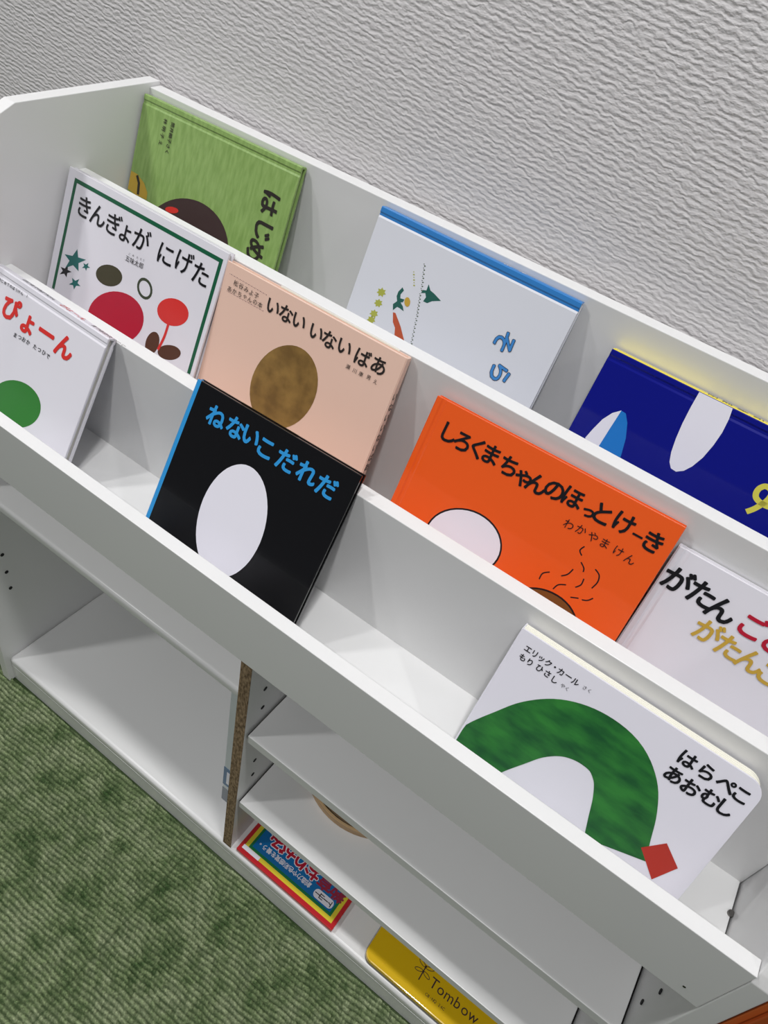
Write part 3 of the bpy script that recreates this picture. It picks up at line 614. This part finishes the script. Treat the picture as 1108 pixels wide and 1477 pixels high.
FRAMES = {
 'nenaiko': [[0.28387, 0.01703, 0.5211], [0.9998, 0.00947, 0.01734], [-0.01976, 0.47934, 0.87741], 0.18195, 0.17725, 1, 0.009, 0.50001, 0.01976],
 'pyoon': [[-0.01944, 0.01636, 0.522], [0.99982, -0.00899, -0.0167], [0.01896, 0.47403, 0.8803], 0.19, 0.16746, 1, 0.011, 0.49396, -0.01897],
 'cat': [[0.63463, 0.02826, 0.52374], [0.99998, -0.00268, -0.00555], [0.00616, 0.43441, 0.90069], 0.19715, 0.13764, 1, 0.016, 0.4494, -0.00616],
 'kingyo': [[0.00512, 0.12511, 0.55518], [1.0, -0.00045, -0.0012], [0.00128, 0.35358, 0.9354], 0.22267, 0.20275, 2, 0.009, 0.3614, -0.00128],
 'inai': [[0.22586, 0.13699, 0.5547], [1.0, 0.00074, 0.00235], [-0.00246, 0.30021, 0.95387], 0.20682, 0.19275, 2, 0.009, 0.30492, 0.00246],
 'shiro': [[0.47365, 0.12123, 0.55559], [0.9998, 0.00796, 0.01832], [-0.01998, 0.39828, 0.91705], 0.22691, 0.18149, 2, 0.009, 0.40973, 0.01998],
 'green': [[0.00411, 0.24586, 0.62469], [0.99997, 0.00248, 0.00794], [-0.00832, 0.29861, 0.95434], 0.21703, 0.18407, 3, 0.009, 0.30325, 0.00832],
 'sora': [[0.3161, 0.24507, 0.62472], [1.0, -0.00088, -0.00278], [0.00291, 0.30267, 0.95309], 0.21329, 0.18604, 3, 0.009, 0.30749, -0.00291],
 'blue': [[0.5711, 0.23786, 0.62694], [1.0, 0.00101, 0.00269], [-0.00287, 0.35259, 0.93578], 0.27, 0.16315, 3, 0.014, 0.36033, 0.00287],
 'gatan': [[0.68969, 0.13869, 0.55509], [0.99998, 0.00202, 0.00554], [-0.0059, 0.34289, 0.93936], 0.2, 0.16343, 2, 0.009, 0.35, 0.0059],
}

# ---------------------------------------------------------------- books
def frame_matrix(O, X, U):
    X = Vector(X); U = Vector(U); N = U.cross(X)
    m = Matrix.Identity(4)
    for i in range(3):
        m[i][0] = X[i]; m[i][1] = N[i]; m[i][2] = U[i]; m[i][3] = O[i]
    return m


def cover_board(name, w, h, side, depth0, th, mats, root, wrap=0.0, groove=True, flip=1):
    """a cover board; profile runs away from the spine with a hinge groove. mats = (cover, spine colour)"""
    D = h if side == 'top' else w
    L = w if side == 'top' else h
    gd = 0.0009 if groove else 0.0
    prof = [(0.0, 0.0006), (0.0006, 0.0), (0.0045, 0.0), (0.0060, gd), (0.0080, gd), (0.0098, 0.0), (wrap + 0.0002 if wrap > 0.0098 else 0.0120, 0.0), (D - 0.0005, 0.0), (D, 0.0005)]
    def P(d, y, l):
        y = depth0 + flip * y
        if side == 'top': return (l, y, h - d)
        if side == 'left': return (d, y, l)
        return (w - d, y, l)
    bm = bmesh.new()
    e = 0.0004
    ls = (0.0, e, L - e, L)
    F = [[bm.verts.new(P(d, y + (e if l in (0.0, L) else 0), l)) for d, y in prof] for l in ls]
    B = [[bm.verts.new(P(d, th, l)) for d, y in (prof[0], prof[-1])] for l in (0.0, L)]
    n = len(prof)
    for a in range(3):
        for i in range(n - 1):
            f = bm.faces.new((F[a][i], F[a][i + 1], F[a + 1][i + 1], F[a + 1][i]))
            f.material_index = 1 if (prof[i][0] + prof[i + 1][0]) / 2 < wrap else 0
    f = bm.faces.new((B[0][0], B[1][0], B[1][1], B[0][1]))
    f = bm.faces.new([B[0][0]] + F[0] + [B[0][1]])
    f = bm.faces.new([B[1][1]] + F[3][::-1] + [B[1][0]])
    f = bm.faces.new([B[0][0], F[0][0], F[1][0], F[2][0], F[3][0], B[1][0]]); f.material_index = 1
    f = bm.faces.new([B[0][1], B[1][1], F[3][-1], F[2][-1], F[1][-1], F[0][-1]])
    bmesh.ops.recalc_face_normals(bm, faces=bm.faces[:])
    return from_bm(name, bm, list(mats), root)


def hardcover(key, name_label, cover, spine, side, group=None, wrap=0.0, groove=True, shift=0.0, w_over=None, edge='page_edge', tc=0.0022, group_name='picture books on the display tiers'):
    O, X, U, w, h, tier, tk, a, phi = FRAMES[key]
    O = Vector(O); Xv = Vector(X); Uv = Vector(U)
    dl = max(0.0, -phi * w) + 0.0002
    if w_over: w = w_over
    O = O + Xv * shift + Uv * dl
    root = empty('picture_book', mw=frame_matrix(O, X, U))
    tag(root, name_label, 'book', group_name)
    h2 = h - dl
    cover_board('front_cover', w, h2, side, 0.0, tc, (cover, spine), root, wrap, groove)
    cover_board('back_cover', w, h2, side, tk, tc, (cover, spine), root, wrap, groove, flip=-1)
    o = 0.003
    s = 0.0022
    x0, x1, zz0, zz1 = o, w - o, o, h2 - o
    if side == 'top': zz1 = h2 - s
    if side == 'left': x0 = s
    if side == 'right': x1 = w - s
    box('page_block', (x0, tc + 0.0001, zz0), (x1, tk - tc - 0.0001, zz1), edge, root)
    if side == 'top':
        box('spine', (0.0003, 0.0006, h2 - 0.0018), (w - 0.0003, tk - 0.0006, h2 + 0.0006), spine, root, 0.0006)
    elif side == 'left':
        box('spine', (-0.0006, 0.0006, 0.0003), (0.0018, tk - 0.0006, h2 - 0.0003), spine, root, 0.0006)
    else:
        box('spine', (w - 0.0018, 0.0006, 0.0003), (w + 0.0006, tk - 0.0006, h2 - 0.0003), spine, root, 0.0006)
    return root, w, h2, dl, tk, shift


def prints(key, bk, skip=()):
    root, w, h2, dl, tk, shift = bk
    def clip(p):
        return (min(max(p[0], 0.0006), w - 0.0006), min(max(p[1], 0.0006), h2 - 0.0004))
    def plane_at(layer):
        return lambda u, v: (u, -0.00012 * layer - 0.00003, v)
    lay = 3
    for e in PRINTS[key]:
        kind = e[0]
        if kind == 'T':
            _, nm, chars, pts, size, m, bold, rot = e
            lay += 1
            cc = [(c, (p[0] - shift, p[1] - dl)) for c, p in zip(chars, pts)]
            cc = [x for x in cc if size * 0.3 < x[1][0] < w - size * 0.3 and x[1][1] > size * 0.5]
            if cc:
                lettering(nm, [x[0] for x in cc], [x[1] for x in cc], size, m, bold, rot, root, plane_at(lay if len(PRINTS[key]) < 8 else 4 + (lay % 2)))
            continue
        kind, nm, pts, m, wd, layer = e
        pts = [(p[0] - shift, p[1] - dl) for p in pts]
        if kind == 'P':
            P = []
            for p in pts:
                c = clip(p)
                if not P or (abs(P[-1][0] - c[0]) + abs(P[-1][1] - c[1])) > 1e-5:
                    P.append(c)
            if len(P) > 2:
                ngon_shape(nm, P, m, root, plane_at(layer))
        elif kind == 'L':
            sm = nm in ('arch_shape', 'loop_lettering', 'steam_line', 'stem_shape')
            stroke_shape(nm, smooth_pts(pts, 6) if sm else pts, wd, m, root, plane_at(layer), clip)
        elif kind == 'D':
            bm = bmesh.new()
            pl = plane_at(layer)
            for i in range(len(pts)):
                u, v = pts[i]
                a = wd * (0.9 if i % 2 else 0.6)
                c = [(u - a, v - a * 0.35), (u + a * 0.5, v - a * 0.6), (u + a, v + a * 0.4), (u - a * 0.3, v + a * 0.6)]
                if min(p[1] for p in c) > 0.001:
                    bm.faces.new([bm.verts.new(pl(*p)) for p in c])
            from_bm(nm, bm, m, root)


mat('cover_white', (226, 224, 232), 0.28, coat=0.25)
mat('cover_white_cloth', (216, 218, 226), 0.45)
mat('cover_peach', (236, 200, 182), 0.3, coat=0.3)
mat('cover_black', (12, 12, 15), 0.2, coat=0.25)
mat('cover_orange', (236, 92, 30), 0.18, coat=0.4)
mat('cover_green', (146, 176, 104), 0.32, coat=0.15, noise=(230, (116, 148, 76), 0.65, (1, 1, 0.22)), bump=(500, 0.12, 0.0005))
mat('cover_blue', (4, 14, 128), 0.12, coat=0.4)
mat('spine_yellow', (246, 226, 40), 0.22, coat=0.3)
mat('spine_blue', (52, 126, 196), 0.3)
mat('board_white', (228, 226, 236), 0.25, coat=0.3)

bk = hardcover('pyoon', 'white picture book with red lettering and a green shape, far left of the front tier', 'cover_white', 'cover_white', 'top', shift=0.0235, w_over=0.1665)
prints('pyoon', bk)
root, w, h2, dl, tk, sh = bk
top = lambda u, v: (u, v, h2 + 0.00075)
lettering('spine_lettering', 'ぴょーん', [(0.098, 0.006), (0.106, 0.0058), (0.115, 0.006), (0.124, 0.006)], 0.009, 'red', 0.02, 0, root, top)
lettering('spine_lettering', 'はじめてのぼうけん', [(0.040 + 0.0052 * i, 0.006) for i in range(9)], 0.006, 'ink', 0.01, 0, root, top)
lettering('spine_lettering', 'まつおかたつひで', [(0.140 + 0.0056 * i, 0.006) for i in range(8)], 0.006, 'ink', 0.01, 0, root, top)

bk = hardcover('nenaiko', 'black picture book with blue lettering and a plain white oval shape', 'cover_black', 'sky_blue', 'left', wrap=0.0045, groove=False)
prints('nenaiko', bk)

bk = hardcover('kingyo', 'white picture book with a green border line and black title at the left panel', 'cover_white', 'cover_white', 'left', groove=False, w_over=0.2203)
prints('kingyo', bk)

bk = hardcover('inai', 'peach picture book with dark brush lettering and a brown round shape', 'cover_peach', 'cover_peach', 'right', groove=False)
prints('inai', bk)
root, w, h2, dl, tk, sh = bk
lettering('spine_lettering', 'いないいないばあ', [(0.0045, 0.155 - 0.0105 * i) for i in range(8)], 0.0085, 'ink_brown', 0.01, 0, root, lambda u, v: (w + 0.00075, u, v))
box('cover_flap', (0.060, tk - 0.0024, h2 - 0.0003), (w - 0.012, tk - 0.0014, h2 + 0.0013), 'page_cream', root, 0.0002)

bk = hardcover('shiro', 'orange picture book with black lettering, steam lines and a white oval', 'cover_orange', 'cover_orange', 'left')
prints('shiro', bk)

bk = hardcover('gatan', 'white picture book with black, red and yellow lettering behind the orange book', 'cover_white', 'cover_white', 'left', shift=0.0118, w_over=0.176)
prints('gatan', bk)

bk = hardcover('green', 'green picture book turned sideways, left end of the rear tier', 'cover_green', 'cover_green', 'top')
prints('green', bk)

bk = hardcover('sora', 'white picture book with a blue spine along its top edge', 'cover_white_cloth', 'spine_blue', 'top', wrap=0.0088)
prints('sora', bk)
root, w, h2, dl, tk, sh = bk
lettering('spine_lettering', 'そら', [(0.152, 0.0045), (0.136, 0.0045)], 0.008, 'paper_white', 0.01, -90, root, lambda u, v: (u, v, h2 + 0.00075))

bk = hardcover('blue', 'glossy dark blue picture book with a yellow spine and white tongue shape', 'cover_blue', 'spine_yellow', 'top', groove=True)
prints('blue', bk)
root, w, h2, dl, tk, sh = bk
tp = lambda u, v: (u, v, h2 + 0.00075)
lettering('spine_lettering', '正定永元', [(0.0905, 0.007), (0.1035, 0.007), (0.1165, 0.007), (0.130, 0.007)], 0.0100, 'ink', 0.01, -90, root, tp)
for ch, cu in (('こ', 0.168), ('も', 0.212)):
    lettering('spine_lettering', ch, [(cu, 0.007)], 0.0135, 'ink', 0.03, -90, root, tp)

# board book with rounded corners: leaves are parts
O, X, U, w, h, tier, tk, a, phi = FRAMES['cat']
dl = max(0.0, -phi * w) + 0.0002
O = Vector(O) + Vector(U) * dl
h2 = h - dl
root = tag(empty('board_book', mw=frame_matrix(O, X, U)), 'white board book with rounded corners and a green arch shape', 'book', 'picture books on the display tiers')
nleaf = 8
lt = (tk - 0.0002) / nleaf
for i in range(nleaf):
    ins = 0.0004 + 0.0009 * ((i * 5) % 3) * 0.5 if i else 0.0
    rr = 0.0125
    pts = rrect(0, 0.0 + (0.0004 if i else 0), w - ins, h2 - ins, (0, rr, rr, 0), 8)
    leaf = prism('front_cover' if i == 0 else 'board_page', pts, 'y', i * lt, (i + 1) * lt - 0.00016, 'board_white' if i in (0, nleaf - 1) else 'page_cream', root, 0.00025)
box('spine', (-0.0008, 0.0004, 0.0004), (0.0006, tk - 0.0004, h2 - 0.0006), 'board_white', root, 0.0003)
prints('cat', (root, w, h2, dl, tk, 0.0))

# ---------------------------------------------------------------- things in the lower compartments
ZB = 0.056
# origami paper packet, turned upside down to the viewer
mat('pack_red', (196, 40, 48), 0.15, coat=0.8)
mat('pack_yellow', (226, 206, 60), 0.15, coat=0.8)
mat('pack_green', (28, 120, 72), 0.15, coat=0.8)
mat('pack_blue', (22, 112, 178), 0.15, coat=0.8)
mat('pack_dark_red', (150, 44, 70), 0.3)
px0, px1, py0, py1, pz = 0.4525, 0.6128, 0.0110, 0.1710, ZB + 0.0088
pk = tag(empty('origami_packet', (px0, py0, ZB)), 'flat packet of folding paper with red, yellow, green and blue bands', 'paper packet')
PW, PH, PT = px1 - px0, py1 - py0, 0.0088
box('paper_stack', (0, 0, 0.0002), (PW, PH, PT), 'pack_red', pk, 0.0012)
flat = lambda layer: (lambda u, v: (u, v, PT + 0.00015 * layer))
for i, (ins, m) in enumerate(((0.0060, 'pack_yellow'), (0.0115, 'pack_green'), (0.0150, 'pack_blue'))):
    ngon_shape('printed_band', [(ins, ins), (PW - ins, ins), (PW - ins, PH - ins), (ins, PH - ins)], m, pk, flat(i + 1))
tu = [(0.132, 0.0345), (0.109, 0.0375)]
lettering('title_lettering', '教育', [(0.1400, 0.040), (0.1200, 0.040)], 0.0225, 'pack_dark_red', 0.03, 180, pk, flat(5))
T5 = [(0.098, 0.041), (0.0775, 0.042), (0.057, 0.042), (0.036, 0.042)]
lettering('title_outline', 'おりがみ', T5, 0.025, 'paper_white', 0.075, 180, pk, flat(5))
lettering('title_lettering', 'おりがみ', T5, 0.025, 'crimson', 0.03, 180, pk, flat(6))
lettering('caption_lettering', '創造力や色彩感覚を養う。', [(0.1030 - 0.0074 * i, 0.0240) for i in range(12)], 0.0078, 'paper_white', 0.02, 180, pk, flat(5))
ngon_shape('maker_badge', rrect(0.114, 0.0170, 0.144, 0.0285, (0.005,) * 4, 6), 'paper_white', pk, flat(4))
lettering('badge_lettering', 'トーヨー', [(0.1390 - 0.0066 * i, 0.0228) for i in range(4)], 0.0088, 'ink', 0.02, 180, pk, flat(5))
ngon_shape('price_strip', [(0.005, 0.0055), (0.033, 0.0055), (0.033, 0.011), (0.005, 0.011)], 'paper_white', pk, flat(4))

# yellow pencil tin
mat('tin_yellow', (222, 182, 14), 0.3, coat=0.3)
mat('tin_edge', (96, 88, 70), 0.35, metallic=0.7)
tn = tag(empty('pencil_tin', (0.6598, 0.0112, ZB)), 'flat yellow pencil tin with rounded corners and dark brown lettering', 'tin')
TW, TH = 0.200, 0.118
prism('tin_base', rrect(0.0006, 0.0006, TW - 0.0006, TH - 0.0006, (0.011,) * 4, 8), 'z', 0.0002, 0.0065, 'tin_edge', tn, 0.0006)
prism('lid', rrect(0, 0, TW, TH, (0.0115,) * 4, 8), 'z', 0.0066, 0.0150, 'tin_yellow', tn, 0.0014)
tl = lambda u, v: (u, v, 0.01515)
lettering('maker_lettering', 'Tombow', [(0.0880, 0.0290), (0.0985, 0.0268), (0.1105, 0.0268), (0.1220, 0.0290), (0.1330, 0.0268), (0.1445, 0.0268)], 0.0175, 'hair_brown', -0.004, 0, tn, tl)
lettering('code_lettering', 'CB-NQ 24C', [(0.0860 + 0.0031 * i, 0.0135) for i in range(9)], 0.0048, 'hair_brown', 0.0, 0, tn, tl)
cl = lambda p: (p[0], p[1])
ex, ey = 0.0700, 0.0310
stroke_shape('dragonfly_body', [(ex, ey + 0.0085), (ex, ey - 0.0105)], 0.0014, 'hair_brown', tn, tl, cl)
for sx in (-1, 1):
    for dy, dz in ((0.0065, 0.0030), (0.0005, -0.0024)):
        lp = [(ex + sx * (0.0006 + 0.0050 * (1 - math.cos(t))), ey + dy + dz * 0.5 * (1 - math.cos(t)) + 0.0020 * math.sin(t)) for t in np.linspace(0, 2 * math.pi, 15)]
        stroke_shape('dragonfly_wing', lp, 0.0008, 'hair_brown', tn, tl, cl)
from_bm('lid_dimple', disc_bm((0.0255, 0.0095, 0.0150), 0.0016, 'z', 0.001), 'tin_yellow', tn)

# round wooden tray on the lower shelf board
mat('tray_wood', (196, 164, 122), 0.55, noise=(14, (172, 138, 98), 0.8, (1, 1, 14)))
mat('tray_inner', (128, 104, 76), 0.6, noise=(20, (108, 86, 62), 0.8, (1, 8, 1)))
tr = tag(empty('round_tray', (0.5510, 0.1555, 0.1953)), 'round tan wooden tray pushed back under the upper shelf board', 'tray')
bm = bmesh.new()
seg = 64
rings = [(0.0850, 0.0003), (0.0905, 0.0008), (0.0912, 0.0120), (0.0905, 0.0128), (0.0882, 0.0128), (0.0877, 0.0120), (0.0875, 0.0050)]
vs = [[bm.verts.new((r * math.cos(2 * math.pi * k / seg), r * math.sin(2 * math.pi * k / seg), z)) for k in range(seg)] for r, z in rings]
for i in range(len(rings)):
    for k in range(seg):
        if i < len(rings) - 1:
            bm.faces.new((vs[i][k], vs[i][(k + 1) % seg], vs[i + 1][(k + 1) % seg], vs[i + 1][k]))
bm.faces.new(vs[0][::-1])
from_bm('rim', bm, 'tray_wood', tr)
from_bm('tray_base', disc_bm((0, 0, 0.0048), 0.0872, 'z', 0.003, 64), 'tray_inner', tr)

# narrow white file box standing against the divider, with stickers on its front
mat('file_white', (206, 212, 216), 0.4)
mat('sticker_blue', (72, 112, 150), 0.4)
mat('sticker_grey', (128, 134, 142), 0.4)
fb = tag(empty('file_box', (0.3900, 0.050, ZB)), 'narrow white file box with blue and grey stickers beside the chipboard divider', 'file box')
box('box_body', (0, 0, 0.0003), (0.0405, 0.215, 0.3150), 'file_white', fb, 0.0015)
box('sticker', (0.0002, -0.0005, 0.050), (0.036, 0.0002, 0.098), 'sticker_blue', fb)
box('sticker', (0.0060, -0.0009, 0.058), (0.036, -0.0004, 0.090), 'paper_white', fb)
box('sticker', (0.0002, -0.0005, 0.004), (0.036, 0.0002, 0.040), 'sticker_grey', fb)

# orange cabinet beside the right side panel
mat('cabinet_orange', (176, 78, 30), 0.4)
mat('cabinet_rim', (200, 98, 44), 0.4)
cb = tag(empty('orange_cabinet', (0.8985, -0.002, 0.0)), 'orange cabinet standing tight against the right side panel', 'cabinet')
box('cabinet_body', (0, 0.004, 0.0002), (0.36, 0.30, 0.60), 'cabinet_rim', cb, 0.001)
box('cabinet_door', (0.0045, 0.0, 0.02), (0.355, 0.0038, 0.594), 'cabinet_orange', cb, 0.0008)
